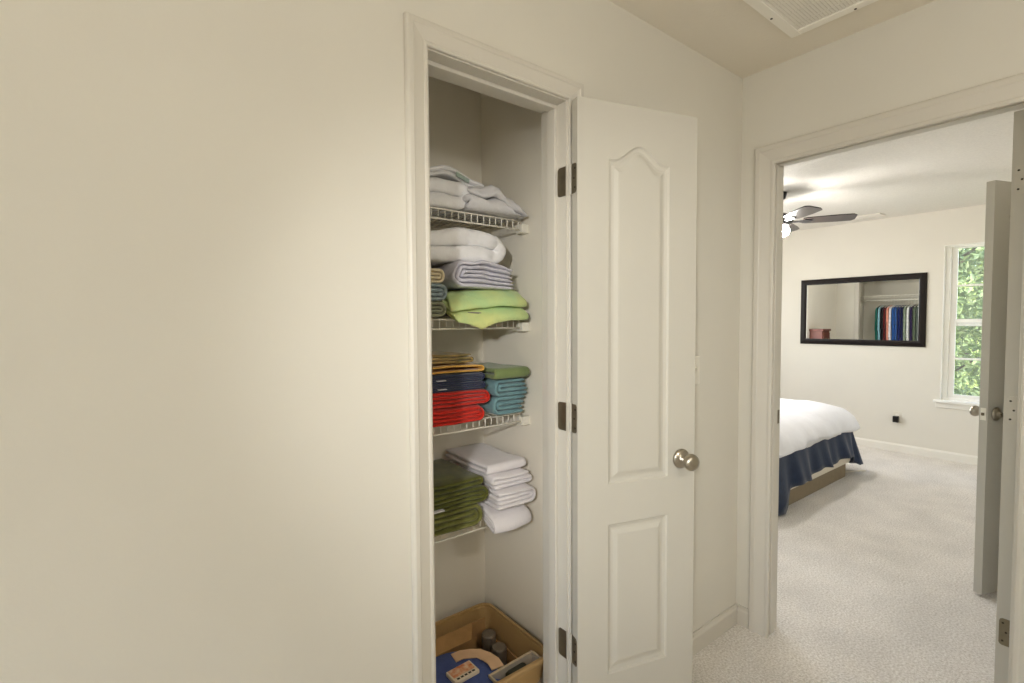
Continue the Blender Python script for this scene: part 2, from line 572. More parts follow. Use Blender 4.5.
# bedroom entry door, standing open at ninety degrees
door2 = empty('door_2', (D2B + 0.004, 0.253, 0.0), math.radians(0.0), label='bedroom door swung fully open, hinge edge at the right of the doorway', cat='door', kind='structure')
wd2 = 0.725
pp = []
for a in (0.11, 0.40):
    pp.append((a, a + 0.215, 0.86, 1.88, 0.04))
    pp.append((a, a + 0.215, 0.24, 0.73, 0.0))
obj('slab', door_slab(wd2, 2.043, 0.035, pp), M_DOOR, door2)
knob_parts(door2, wd2 - 0.06, 0.035, 0.945, 1)
knob_parts(door2, wd2 - 0.06, 0.0, 0.945, -1)
for i, hz in enumerate((0.297, 1.037, 1.779)):
    m_ = M_HINGE if i == 0 else M_PAINTHINGE
    h = obj('hinge', MB().prism([(a, b + hz) for a, b in leaf_poly(0.028, 0.09, 0.010)], 'x', -0.0022, 0.0006), m_, door2)
    obj('knuckle', MB().tube([(-0.003, -0.003, hz), (-0.003, -0.003, hz + 0.09)], 0.005, 10), m_, h)
    for k in range(3):
        T = Matrix.Translation((-0.0022, 0.019 - (0.008 if k == 1 else 0), hz + 0.015 + 0.030 * k)) @ Matrix.Rotation(-PI / 2, 4, 'Y')
        obj('screw', MB().lathe([(0, 0), (0.0034, 0), (0.003, 0.0008), (0, 0.001)], 10, T), M_SCREW, h)

# inner bedroom door
A3 = math.radians(21)
door3 = empty('door_3', (3.962, 0.217, 0.0), PI - A3, label='half open inner door in the bedroom beside the window', cat='door', kind='structure')
# local x runs from hinge to the free edge, local y points towards -Y side
slab3 = door_slab(0.72, 2.045, 0.035, pp)
o = obj('slab', slab3, M_DOOR, door3)
o.location = (0, -0.035, 0)
knob_parts(door3, 0.66, 0.0, 0.912, 1)
knob_parts(door3, 0.66, -0.035, 0.912, -1)
obj('latch_plate', box(0.7195, 0.7215, -0.029, -0.006, 0.882, 0.942), M_WHITEPL, door3)
obj('latch_bolt', box(0.7205, 0.730, -0.023, -0.012, 0.905, 0.919), M_HINGE, door3, bevel=0.002)

# ------------------------------------------------------------------ ceiling return vent
vent = empty('return_air_vent', (1.62, 0.55, CH), label='white return air grille in the hall ceiling', cat='vent')
VX0, VX1, VY0, VY1 = -0.42, 0.355, -0.25, 0.299
fr = 0.036
for (x0, x1, y0, y1) in ((VX0, VX1, VY1 - fr, VY1), (VX0, VX1, VY0, VY0 + fr), (VX0, VX0 + fr, VY0 + fr, VY1 - fr), (VX1 - fr, VX1, VY0 + fr, VY1 - fr)):
    obj('frame_rail', box(x0, x1, y0, y1, -0.009, 0.0), mat('vent_enamel', rgb(246, 242, 232), 0.4), vent, bevel=0.003)
g = MB()
n = 46
for i in range(n):
    y = VY0 + fr + (i + 0.5) * (VY1 - VY0 - 2 * fr) / n
    g.prism([(y - 0.003, -0.003), (y + 0.0035, -0.006), (y + 0.0038, -0.005), (y - 0.0027, -0.002)], 'x', VX0 + fr, VX1 - fr)
for i in range(9):
    x = VX0 + fr + (i + 0.5) * (VX1 - VX0 - 2 * fr) / 9
    g.box(x - 0.001, x + 0.001, VY0 + fr, VY1 - fr, -0.005, -0.002)
tag(obj('louvres', g, mat('vent_louvre_enamel', rgb(240, 236, 226), 0.5), vent), kind='stuff')
obj('filter', box(VX0 + fr, VX1 - fr, VY0 + fr, VY1 - fr, -0.0012, 0.0), mat('vent_filter', rgb(220, 214, 202), 0.9, var=0.1, vscale=120), vent)
for sx, sy in ((0.17, VY1 - 0.012), (-0.25, VY1 - 0.012), (VX1 - 0.012, 0.09), (VX1 - 0.012, -0.15)):
    T = Matrix.Translation((sx, sy, -0.009)) @ Matrix.Rotation(PI, 4, 'X')
    obj('screw', MB().lathe([(0, 0), (0.0045, 0), (0.004, 0.0015), (0, 0.002)], 10, T), M_SCREW, vent)

# added hall lamp behind the photographer, put in for fill light
hl = empty('fill_lamp', (0.6, -0.78, CH), label='added flush dome lamp giving fill light in the hall behind the photographer', cat='lamp')
obj('base', MB().lathe([(0, 0), (0.15, 0), (0.15, -0.02), (0.14, -0.03), (0, -0.03)], 32), M_NICKEL, hl, smooth=True)
obj('shade', MB().lathe([(0, -0.03), (0.135, -0.03), (0.13, -0.06), (0.10, -0.095), (0.05, -0.115), (0, -0.12)], 32),
    mat('fill_lamp_glass', rgb(255, 244, 224), 0.4, emit=1.5), hl, smooth=True)

# light switch beside the closet door
sw = empty('light_switch', (1.782, D1, 1.178), label='cream light switch on the wall behind the closet door edge', cat='switch')
obj('plate', box(-0.036, 0.036, -0.006, 0, -0.058, 0.058), M_WHITEPL, sw, bevel=0.003)
obj('toggle', MB().prism([(-0.006, -0.010), (-0.006, 0.010), (-0.018, 0.016), (-0.019, 0.010)], 'x', -0.005, 0.005), M_WHITEPL, sw, bevel=0.001)
for s in (-1, 1):
    T = Matrix.Translation((0, -0.006, s * 0.030)) @ Matrix.Rotation(PI / 2, 4, 'X')
    obj('screw', MB().lathe([(0, 0), (0.0035, 0), (0.003, 0.001), (0, 0.0012)], 10, T), M_SCREW, sw)

# ------------------------------------------------------------------ wire shelves of the linen closet
SX0, SX1, SYF, SYB = 0.452, 1.168, 1.440, 1.730
LIP = 0.036
DECK = [1.757, 1.393, 1.040, 0.678]
WIRE_R = 0.0019


def bent_wire():
    pts = [(0, SYB - SYF - 0.004, 0), (0, 0.010, 0), (0, 0.004, -0.001), (0, 0.0, -0.006), (0, 0.0, -LIP)]
    return MB().tube(pts, WIRE_R, 6).mesh('wire', True)


wire_me = bent_wire()
wire_me.materials.append(M_WIRE)
shelf_names = ['topmost wire shelf in the linen closet, under the white bed sheets', 'second wire shelf from the top, under the green folded sheet',
               'third wire shelf from the top, carrying red and teal towels', 'lowest wire shelf, carrying olive and white towels']
for si, z in enumerate(DECK):
    sh = empty('wire_shelf', (0, SYF, z), label=shelf_names[si], cat='shelf', group='white wire shelves in the linen closet')
    nw = 27
    for i in range(nw):
        wo_ = bpy.data.objects.new('wire', wire_me)
        COL.objects.link(wo_)
        wo_.parent = sh
        wo_.location = (SX0 + 0.012 + i * 0.0258, 0, 0)
    for (y, zz, r) in ((-0.0028, -LIP, 0.0032), (-0.0024, -0.004, 0.0026), (0.13, -0.005, 0.0028), (SYB - SYF - 0.006, -0.005, 0.0028)):
        obj('rod', MB().tube([(SX0, y, zz), (SX1 - 0.026, y, zz)], r, 8), M_WIRE, sh, smooth=True)
    br = obj('end_bracket', MB().box(SX1 - 0.030, SX1 + 0.002, -0.018, 0.020, -LIP - 0.010, -0.016).box(SX1 - 0.034, SX1 + 0.002, -0.022, 0.014, -LIP - 0.013, -LIP - 0.008),
             M_WHITEPL, sh, bevel=0.002)
    br['label'] = 'white plastic wall bracket'
    obj('end_bracket', box(SX0 - 0.002, SX0 + 0.010, -0.015, 0.020, -LIP - 0.010, -0.016), M_WHITEPL, sh, bevel=0.002)


# ------------------------------------------------------------------ folded cloth
def centerlines(mode, L, H, n, rnd):
    """profile curves (a, z) of the folded sheet, rounded end at a = L"""
    out = []
    if mode == 'U':
        t = H / (2 * n)
        R = H / 2
        for k in range(n):
            o_ = (k + 0.5) * t
            r = R - o_
            xc = L - R
            s0, s1 = rnd.uniform(0, 0.012), rnd.uniform(0, 0.012)
            pts = []
            for i in range(13):
                pts.append((s0 + (xc - s0) * i / 12, H - o_))
            for i in range(1, 10):
                a = PI / 2 - PI * i / 10
                pts.append((xc + r * math.cos(a), R + r * math.sin(a)))
            for i in range(13):
                pts.append((xc + (s1 - xc) * i / 12, o_))
            out.append((pts, t))
    else:
        t = H / n
        pts = []
        for k in range(n):
            z = (k + 0.5) * t
            m = rnd.uniform(0.0, 0.010)
            rng = range(13)
            for i in rng:
                s = i / 12
                a = (t / 2 + m) + (L - t - 2 * m) * s
                pts.append((a if k % 2 == 0 else L - a, z))
            if k < n - 1:
                e, a_s = pts[-1]
                sg = 1 if k % 2 == 0 else -1
                for i in range(1, 7):
                    an = -PI / 2 + PI * i / 7
                    pts.append((e + sg * math.cos(an) * t / 2, z + t / 2 + math.sin(an) * t / 2))
        out.append((pts, t))
    return out


def folded(mode, L, D, H, n, seed=1, amp=0.004, freq=9.0, fill=0.92, ragged=0.006):
    rnd = random.Random(seed)
    mb = MB()
    st = [(0.0, 0.30), (0.003, 0.72), (0.009, 1.0)]
    k = 9
    for i in range(1, k):
        st.append((0.009 + (D - 0.018) * i / k, 1.0))
    st += [(D - 0.009, 1.0), (D - 0.003, 0.72), (D, 0.30)]
    sv = Vector((seed * 3.7, seed * 1.3, seed * 7.1))
    for pts, t in centerlines(mode, L, H, n, rnd):
        m = len(pts)
        nr = []
        for i in range(m):
            a, b = Vector(pts[max(0, i - 1)]), Vector(pts[min(m - 1, i + 1)])
            e = (b - a).normalized() if (b - a).length > 1e-9 else Vector((1, 0))
            nr.append(Vector((-e.y, e.x)))
        vs_ = []
        for s, sc in st:
            for side in (1, -1):
                for i, p in enumerate(pts):
                    end = 0.6 if i in (0, m - 1) else 1.0
                    q = Vector(p) + nr[i] * (side * 0.5 * fill * t * sc * end)
                    rag = noise.noise(Vector((p[0] * 14, p[1] * 40, 0)) + sv) * ragged
                    y = s + rag * (1 - s / D)
                    c = Vector((q.x, y, q.y))
                    d = noise.noise_vector(c * freq + sv) * amp + noise.noise_vector(c * freq * 3.1 + sv) * min(amp * 0.35, 0.05 * t + (0.004 if amp > 0.0085 else 0.0))
                    ez = min(1.0, q.y / max(H, 1e-6))
                    vs_.append((c.x + d.x, c.y + d.y, max(0.0005, c.z + d.z * (0.25 + 0.75 * ez))))
        fs = []
        W_ = 2 * m
        ns = len(st)
        for j in range(ns - 1):
            for i in range(m - 1):
                a = j * W_ + i
                fs.append((a, a + 1, a + W_ + 1, a + W_))
                b = a + m
                fs.append((b, b + W_, b + W_ + 1, b + 1))
            for i in (0, m - 1):
                fs.append((j * W_ + i, j * W_ + i + m, (j + 1) * W_ + i + m, (j + 1) * W_ + i))
        for j in (0, ns - 1):
            for i in range(m - 1):
                a = j * W_ + i
                fs.append((a, a + m, a + m + 1, a + 1))
        mb.add(vs_, fs)
    return mb


def cloth(name, label, cat, group, material, X, Y, z, H, mode='U', n=2, axis='x', flip=False, rot=0.0, seed=1, amp=0.004, freq=9.0,
          warp=None, ragged=0.006, fill=0.84):
    """a folded cloth occupying X x Y, standing at z; axis x: rounded fold at the right, axis y: rounded fold at the front"""
    x0, x1 = X
    y0, y1 = Y
    if axis == 'x':
        mb = folded(mode, x1 - x0, y1 - y0, H, n, seed, amp, freq, fill, ragged)
        L = x1 - x0
        vv = [((L - a if flip else a) - L / 2, s, zz) for a, s, zz in mb.v]
    else:
        mb = folded(mode, y1 - y0, x1 - x0, H, n, seed, amp, freq, fill, ragged)
        L = y1 - y0
        Wd = x1 - x0
        vv = [(s - Wd / 2, L - a, zz) for a, s, zz in mb.v]
    if warp:
        vv = [warp(*p) for p in vv]
    mb.v = vv
    o_ = obj(name, mb, material, None, smooth=True)
    o_.location = ((x0 + x1) / 2, y0, z)
    o_.rotation_euler = (0, 0, rot)
    if label:
        tag(o_, label, cat, group)
    return o_


def droop(yl, k, lim=0.05):
    """cloth in front of the shelf lip (local y < yl) sinks"""
    def f(x, y, z):
        d = max(0.0, yl - y)
        return (x, y, z - min(lim, k * d))
    return f


C_RED = cloth_mat('red_terry', rgb(190, 42, 30))
C_NAVY = cloth_mat('navy_terry', rgb(52, 58, 84))
C_MUST = cloth_mat('mustard_cotton', rgb(206, 160, 74))
C_KHAKI = cloth_mat('khaki_cotton', rgb(122, 112, 66), col2=rgb(176, 146, 92))
C_TEAL = cloth_mat('teal_terry', rgb(112, 148, 154))
C_SAGE = cloth_mat('sage_terry', rgb(122, 138, 88))
C_OLIVE = cloth_mat('olive_terry', rgb(98, 100, 44), col2=rgb(70, 74, 30))
C_OLIVE2 = cloth_mat('light_olive_terry', rgb(120, 120, 66), col2=rgb(86, 88, 40))
C_WHITE = cloth_mat('white_terry', rgb(232, 228, 230), var=0.03)
C_SHEET = cloth_mat('white_cotton_sheet', rgb(230, 229, 230), var=0.03, bump=0.7, bscale=24)
C_GREYSH = cloth_mat('pale_grey_sheet', rgb(206, 204, 204), var=0.05, bump=0.7, bscale=24)
C_LAV = cloth_mat('grey_lavender_sheet', rgb(196, 194, 204), var=0.06, bump=0.7, bscale=24)
C_GREEN = cloth_mat('lime_green_sheet', rgb(214, 216, 140), col2=rgb(170, 206, 148), bump=0.7, bscale=24)
for n_ in C_GREEN.node_tree.nodes:
    if n_.type == 'TEX_NOISE' and n_.inputs['Scale'].default_value == 26:
        n_.inputs['Scale'].default_value = 7
C_CREAM = cloth_mat('cream_cotton', rgb(206, 192, 160))
C_BLUEG = cloth_mat('blue_grey_terry', rgb(134, 148, 150))
C_OLVG = cloth_mat('grey_olive_terry', rgb(132, 134, 108))
C_DGREY = cloth_mat('dark_grey_cotton', rgb(120, 116, 108))
C_STRIPE = cloth_mat('dark_teal_cotton', rgb(62, 76, 82), col2=rgb(150, 158, 160))
M_TAG = mat('white_satin_label', rgb(225, 222, 226), 0.6)
BACK = 1.690

# --- third shelf, left stack
z = DECK[2] + 0.0025
G3 = 'towels stacked on the third shelf'
cloth('towel', 'bright red towel, lower of the two red ones', 'towel', G3, C_RED, (0.69, 0.958), (1.405, 1.64), z, 0.052, 'U', 2, seed=3, amp=0.004, warp=droop(0.03, 0.25))
z += 0.0525
cloth('towel', 'bright red towel, upper of the two red ones under the navy', 'towel', G3, C_RED, (0.70, 0.985), (1.41, 1.65), z, 0.052, 'U', 2, seed=5, amp=0.005)
z += 0.0525
nt1 = cloth('towel', 'navy blue towel lying directly on the red towels', 'towel', G3, C_NAVY, (0.69, 0.962), (1.41, 1.65), z, 0.028, 'U', 2, seed=7, amp=0.003)
obj('label_tag', box(-0.052, -0.022, -0.008, 0.006, 0.010, 0.0125), M_TAG, nt1)
z += 0.0285
nt2 = cloth('towel', 'navy blue towel just below the mustard one', 'towel', G3, C_NAVY, (0.70, 0.965), (1.412, 1.65), z, 0.028, 'U', 2, seed=8, amp=0.003)
obj('label_tag', box(-0.062, -0.030, -0.008, 0.006, 0.010, 0.0125), M_TAG, nt2)
z += 0.0285
cloth('towel', 'mustard yellow towel above the navy ones', 'towel', G3, C_MUST, (0.69, 0.965), (1.41, 1.64), z, 0.034, 'U', 1, seed=11, amp=0.005, fill=0.42)
z += 0.0345
cloth('towel', 'khaki towel with tan edge on top of the mustard one', 'towel', G3, C_KHAKI, (0.69, 0.93), (1.43, 1.64), z, 0.034, 'S', 3, seed=12, amp=0.005)
# --- third shelf, right stack
z = DECK[2] + 0.0025
cloth('towel', 'teal towel at the bottom beside the red ones', 'towel', G3, C_TEAL, (0.995, 1.140), (1.412, 1.65), z, 0.068, 'U', 2, flip=True, seed=14, amp=0.004)
z += 0.0685
cloth('towel', 'teal towel directly under the sage green one', 'towel', G3, C_TEAL, (0.990, 1.142), (1.402, 1.65), z, 0.064, 'U', 2, flip=True, seed=15, amp=0.004)
z += 0.0645
cloth('towel', 'sage green towel topping the teal towels', 'towel', G3, C_SAGE, (0.985, 1.142), (1.375, 1.66), z, 0.042, 'U', 1, axis='y', seed=16, amp=0.004, fill=0.8)

# --- lowest shelf
G4 = 'towels stacked on the lowest shelf'
z = DECK[3] + 0.0025
cloth('towel', 'olive green rolled-edge towel at the bottom of the green stack', 'towel', G4, C_OLIVE2, (0.66, 0.935), (1.385, 1.64), z, 0.078, 'U', 2, seed=21, amp=0.005)
z += 0.0785
ot = cloth('towel', 'olive green towel in the middle of the green stack', 'towel', G4, C_OLIVE, (0.66, 0.952), (1.38, 1.66), z, 0.056, 'U', 2, seed=22, amp=0.005)
obj('label_tag', box(-0.09, -0.035, -0.012, 0.004, 0.012, 0.015), M_TAG, ot)
z += 0.0565
cloth('towel', 'olive green towel on top of the green stack', 'towel', G4, C_OLIVE, (0.66, 0.945), (1.39, 1.68), z, 0.036, 'U', 1, seed=23, amp=0.006, fill=0.75)
z = DECK[3] + 0.0025
cloth('towel', 'white towel at the bottom, hanging over the lowest shelf lip', 'towel', G4, C_WHITE, (0.958, 1.125), (1.350, 1.66), z, 0.050, 'U', 2, axis='y', seed=25, amp=0.006, warp=droop(0.10, 0.45))
z += 0.0505
cloth('towel', 'white towel second from the bottom of the white stack', 'towel', G4, C_WHITE, (0.958, 1.135), (1.338, 1.68), z, 0.060, 'U', 2, seed=26, amp=0.006)
z += 0.0605
cloth('towel', 'white towel third from the bottom of the white stack', 'towel', G4, C_WHITE, (0.958, 1.135), (1.365, 1.68), z, 0.050, 'S', 3, axis='x', seed=27, amp=0.006)
z += 0.0505
cloth('towel', 'white towel on top of the white stack', 'towel', G4, C_WHITE, (0.955, 1.13), (1.385, 1.69), z, 0.038, 'U', 1, axis='y', seed=28, amp=0.006, fill=0.85)

# --- second shelf
G2 = 'linens stacked on the second shelf'
z = DECK[1] + 0.0025
cloth('towel', 'grey olive towel at the bottom left of the second shelf', 'towel', G2, C_OLVG, (0.53, 0.800), (1.392, 1.66), z, 0.052, 'U', 2, seed=31, amp=0.004)
cloth('towel', 'blue grey towel in the left pile of the second shelf', 'towel', G2, C_BLUEG, (0.53, 0.804), (1.388, 1.66), z + 0.0525, 0.055, 'U', 2, seed=32, amp=0.004)
cloth('towel', 'cream towel beneath the bulky white blanket', 'towel', G2, C_CREAM, (0.53, 0.800), (1.392, 1.66), z + 0.108, 0.048, 'U', 2, seed=33, amp=0.004)
cloth('sheet', 'thin grey cloth sticking out under the green sheet', 'sheet', G2, C_DGREY, (0.86, 1.143), (1.385, 1.64), z, 0.018, 'U', 1, axis='y', seed=34, amp=0.003, fill=0.85)
z2 = z + 0.0185


def green_warp(x, y, zz):
    d = max(0.0, 0.070 - y)
    z_ = zz - min(0.05, 0.62 * d)
    # a corner of the sheet hangs down in front as a small flap
    fl = max(0.0, 1 - abs(x + 0.045) / 0.075)
    if y < 0.035 and zz < 0.045:
        z_ -= 0.030 * fl * (1 - zz / 0.05)
    z_ += 0.012 * math.sin(x * 14 + 0.6) * min(1, zz / 0.06)
    return (x, y, z_)


def mound(cx, rx, k, tilt=0.0):
    """rounds a pile off towards its ends"""
    def f(x, y, zz):
        q = min(1.0, abs((x - cx) / rx))
        return (x, y, zz * (1 - k * q ** 2.2) + tilt * x * min(1, zz / 0.05))
    return f


cloth('sheet', 'lime green folded sheet draping over the second shelf lip', 'sheet', G2, C_GREEN, (0.815, 1.128), (1.368, 1.65), z2, 0.084, 'S', 4, axis='y', seed=36, amp=0.011, freq=9, ragged=0.025, warp=green_warp, fill=0.5)
z2 += 0.080
cloth('sheet', 'pale lavender grey folded sheet on the green one', 'sheet', G2, C_LAV, (0.815, 1.085), (1.385, 1.65), z2, 0.092, 'U', 3, flip=True, seed=38, amp=0.013, freq=11, ragged=0.015, fill=0.85, warp=mound(-0.03, 0.16, 0.25))
z2 += 0.086
cloth('blanket', 'bulky white folded blanket under the topmost shelf', 'blanket', G2, C_SHEET, (0.60, 1.055), (1.40, 1.66), z2, 0.108, 'U', 1, seed=39, amp=0.018, freq=7, ragged=0.02, fill=0.97, warp=mound(0.06, 0.30, 0.55))
cloth('cloth', 'small dark striped cloth tucked above the white blanket', 'cloth', G2, C_STRIPE, (0.985, 1.10), (1.50, 1.66), z2 + 0.088, 0.022, 'U', 1, seed=40, amp=0.003, fill=0.8)

# --- topmost shelf
G1 = 'white bedding on the topmost shelf'
z = DECK[0] + 0.0025
cloth('sheet', 'white rolled bed sheet at the left of the topmost shelf', 'sheet', G1, C_SHEET, (0.66, 0.915), (1.42, 1.66), z, 0.088, 'U', 1, seed=41, amp=0.010, freq=9, fill=0.97, ragged=0.02)


def bunch(x, y, zz):
    z_ = zz * (1.0 - 0.62 * max(0, x + 0.01) / 0.13)
    z_ += 0.006 * math.sin(x * 60 + y * 25 + zz * 40) * min(1, zz / 0.04)
    y_ = y + 0.007 * math.sin(x * 45 + zz * 70)
    return (x, y_, z_ - (0.02 * max(0, x) / 0.12 if y < 0.03 else 0) * min(1, zz / 0.03))


cloth('sheet', 'pale grey bunched bed sheet at the right of the topmost shelf', 'sheet', G1, C_GREYSH, (0.90, 1.138), (1.398, 1.66), z, 0.098, 'S', 4, axis='y', seed=43, amp=0.016, freq=11, ragged=0.03, fill=0.8, warp=bunch)
pk = cloth('sheet_packet', 'white packaged sheet set with green label on the topmost shelf', 'packet', G1, C_SHEET, (0.68, 1.00), (1.455, 1.66), z + 0.090, 0.036, 'U', 1, seed=45, amp=0.004, fill=0.95, ragged=0.01,
           warp=lambda x, y, zz: (x, y, zz + 0.030 * max(0, 1 - abs(x - 0.005) / 0.09) - 0.16 * max(0, x - 0.05)))
lb = obj('product_label', MB().add([(0.035, -0.006, 0.026), (0.085, -0.006, 0.010), (0.090, -0.004, 0.024), (0.040, -0.002, 0.042), (0.035, -0.003, 0.026), (0.085, -0.003, 0.010), (0.090, -0.001, 0.024), (0.040, 0.001, 0.042)],
                                   [(0, 1, 2, 3), (7, 6, 5, 4), (0, 4, 5, 1), (1, 5, 6, 2), (2, 6, 7, 3), (3, 7, 4, 0)]), mat('green_grey_print', rgb(160, 176, 166), 0.4, var=0.25, vscale=80), pk)

# ------------------------------------------------------------------ storage bin on the closet floor
BX0, BX1, BY0, BY1, BZ = 0.64, 1.135, 1.243, 1.665, 0.215
M_BIN = mat('clear_amber_plastic', rgb(206, 170, 116), 0.3, trans=0.35, ior=1.1, var=0.05, vscale=5)
bin_ = empty('storage_bin', ((BX0 + BX1) / 2, (BY0 + BY1) / 2, 0), label='clear brown tinted storage bin on the closet floor', cat='bin')
hx, hy = (BX1 - BX0) / 2, (BY1 - BY0) / 2


def rrect(hx_, hy_, r, n=5):
    pts = []
    for cx, cy, a0 in ((hx_ - r, hy_ - r, 0), (-hx_ + r, hy_ - r, PI / 2), (-hx_ + r, -hy_ + r, PI), (hx_ - r, -hy_ + r, 1.5 * PI)):
        for i in range(n + 1):
            a = a0 + PI / 2 * i / n
            pts.append((cx + r * math.cos(a), cy + r * math.sin(a)))
    return pts


def loft(rings, cap0=True, cap1=False):
    mb = MB()
    n_ = len(rings[0])
    vs_ = [p for r in rings for p in r]
    fs = []
    for j in range(len(rings) - 1):
        for i in range(n_):
            i2 = (i + 1) % n_
            fs.append((j * n_ + i, j * n_ + i2, (j + 1) * n_ + i2, (j + 1) * n_ + i))
    if cap0:
        fs.append(tuple(range(n_ - 1, -1, -1)))
    if cap1:
        fs.append(tuple((len(rings) - 1) * n_ + i for i in range(n_)))
    return mb.add(vs_, fs)


def ring(hx_, hy_, r, z_, n_=5):
    return [(x, y, z_) for x, y in rrect(hx_, hy_, r, n_)]


obj('body', loft([ring(hx - 0.04, hy - 0.04, 0.03, 0.001), ring(hx - 0.012, hy - 0.012, 0.04, BZ - 0.01), ring(hx - 0.016, hy - 0.016, 0.04, BZ - 0.01),
                  ring(hx - 0.044, hy - 0.044, 0.03, 0.005)], True, True), M_BIN, bin_, smooth=False)
obj('rim', loft([ring(hx - 0.012, hy - 0.012, 0.04, BZ - 0.014), ring(hx, hy, 0.045, BZ - 0.014), ring(hx, hy, 0.045, BZ - 0.004), ring(hx - 0.004, hy - 0.004, 0.044, BZ),
                 ring(hx - 0.014, hy - 0.014, 0.04, BZ), ring(hx - 0.014, hy - 0.014, 0.04, BZ - 0.012)], False, False),
    mat('amber_rim_plastic', rgb(196, 160, 108), 0.3, trans=0.2), bin_)
M_KRAFT = mat('kraft_cardboard', rgb(172, 132, 84), 0.85, var=0.15, vscale=18, bump=0.2, bscale=30)
cb = empty('cardboard_box', (0.885, 1.50, 0.006), label='brown cardboard box laid inside the storage bin', cat='box')
obj('panel', box(-0.19, 0.20, 0.108, 0.114, 0, 0.175), M_KRAFT, cb)
obj('panel', box(-0.19, 0.20, -0.22, 0.108, 0, 0.006), M_KRAFT, cb)
obj('panel', box(0.194, 0.20, -0.16, 0.108, 0.006, 0.13), M_KRAFT, cb)
obj('flap', MB().add([(-0.19, 0.108, 0.175), (0.14, 0.108, 0.175), (0.10, 0.055, 0.150), (-0.19, 0.055, 0.150), (-0.19, 0.108, 0.181), (0.14, 0.108, 0.181), (0.10, 0.055, 0.156), (-0.19, 0.055, 0.156)],
                     [(3, 2, 1, 0), (4, 5, 6, 7), (0, 1, 5, 4), (1, 2, 6, 5), (2, 3, 7, 6), (3, 0, 4, 7)]), M_KRAFT, cb)
# blue round pouch
pouch = tag(obj('round_pouch', MB().lathe([(0, 0), (0.11, 0), (0.145, 0.015), (0.156, 0.05), (0.156, 0.13), (0.150, 0.155), (0.13, 0.170), (0.08, 0.177), (0, 0.178)], 48),
                mat('navy_blue_fabric', rgb(74, 90, 146), 0.8, var=0.12, vscale=12, bump=0.3, bscale=90), None, smooth=True),
            'round blue fabric pouch inside the storage bin', 'pouch')
pouch.location = (0.822, 1.392, 0.013)


def ribbon(path, w_, t_=0.003):
    vs_, fs_ = [], []
    P_ = [Vector(p) for p in path]
    for i, p in enumerate(P_):
        t = (P_[min(i + 1, len(P_) - 1)] - P_[max(i - 1, 0)])
        n_ = Vector((-t.y, t.x, 0)).normalized() * (w_ / 2)
        vs_ += [tuple(p + n_), tuple(p - n_), tuple(p - n_ + Vector((0, 0, t_))), tuple(p + n_ + Vector((0, 0, t_)))]
        if i:
            b0 = (i - 1) * 4
            for k in range(4):
                fs_.append((b0 + k, b0 + (k + 1) % 4, b0 + 4 + (k + 1) % 4, b0 + 4 + k))
    e = (len(P_) - 1) * 4
    fs_ += [(3, 2, 1, 0), (e, e + 1, e + 2, e + 3)]
    return MB().add(vs_, fs_)


strip = tag(obj('paper_strip', ribbon([(-0.080, 0.080, 0.0), (-0.05, 0.076, 0.002), (-0.02, 0.064, 0.0), (0.004, 0.045, 0.001), (0.018, 0.015, 0.0), (0.022, -0.02, 0.002), (0.016, -0.055, 0.0)], 0.046),
                mat('peach_paper', rgb(226, 188, 150), 0.8, var=0.05, vscale=20)), 'curved peach paper strip lying on the blue pouch', 'paper')
strip.location = (0.935, 1.388, 0.1905)
# printed packet
pack = tag(obj('snack_packet', box(-0.048, 0.048, -0.031, 0.031, 0, 0.014), mat('packet_cream', rgb(228, 214, 192), 0.5), None, bevel=0.003),
           'small orange and cream printed packet on the blue pouch', 'packet')
pack.location = (0.838, 1.378, 0.192)
pack.rotation_euler = (0, 0, math.radians(2))
obj('orange_print', box(-0.042, 0.042, -0.012, 0.028, 0.0135, 0.0146), mat('orange_print', rgb(214, 112, 60), 0.5, col2=rgb(236, 206, 170), vscale=60), pack)
for k in range(5):
    x0 = -0.036 + k * 0.015
    obj('print_bar', box(x0, x0 + 0.010, -0.025, -0.018, 0.0138, 0.0146), M_BLACK, pack)
# small clear box with dark contents
sb = empty('clear_box', (1.005, 1.290, 0.103), math.radians(2), label='small clear plastic box at the front right of the storage bin', cat='box')
M_CLR = mat('clear_plastic', rgb(225, 215, 200), 0.15, alpha=0.45)
for (x0, x1, y0, y1) in ((-0.10, 0.085, -0.026, -0.023), (-0.10, 0.085, 0.020, 0.023), (-0.10, -0.097, -0.023, 0.020), (0.082, 0.085, -0.023, 0.020)):
    obj('side', box(x0, x1, y0, y1, 0, 0.095), M_CLR, sb)
obj('bottom', box(-0.10, 0.085, -0.026, 0.023, -0.003, 0), M_CLR, sb)
for (x0, x1, y0, y1) in ((-0.104, 0.089, -0.031, -0.026), (-0.104, 0.089, 0.023, 0.030), (-0.105, -0.10, -0.026, 0.023), (0.085, 0.092, -0.026, 0.023)):
    obj('rim', box(x0, x1, y0, y1, 0.088, 0.097), mat('beige_rim', rgb(206, 186, 156), 0.4), sb)
dk = tag(obj('dark_case', loft([ring(0.04, 0.016, 0.008, 0), ring(0.043, 0.019, 0.010, 0.01), ring(0.043, 0.019, 0.010, 0.08), ring(0.036, 0.014, 0.008, 0.088)], True, True),
             mat('dark_green_plastic', rgb(44, 48, 38), 0.4), None, smooth=False), 'dark green case inside the small clear box', 'case')
dk.location = (1.002, 1.288, 0.104)
dk.rotation_euler = (0, 0, math.radians(2))
for k, (x_, y_) in enumerate(((1.045, 1.455), (1.060, 1.545))):
    tb = tag(obj('tin', MB().lathe([(0, 0), (0.028, 0), (0.028, 0.145), (0.025, 0.15), (0, 0.15)], 20), mat('grey_tin', rgb(120, 108, 94), 0.45, metal=0.3), None, smooth=False),
             ('round grey tin nearer the door', 'round grey tin in the back corner')[k] + ' of the storage bin', 'tin', 'tins in the storage bin')
    tb.location = (x_, y_, 0.013)

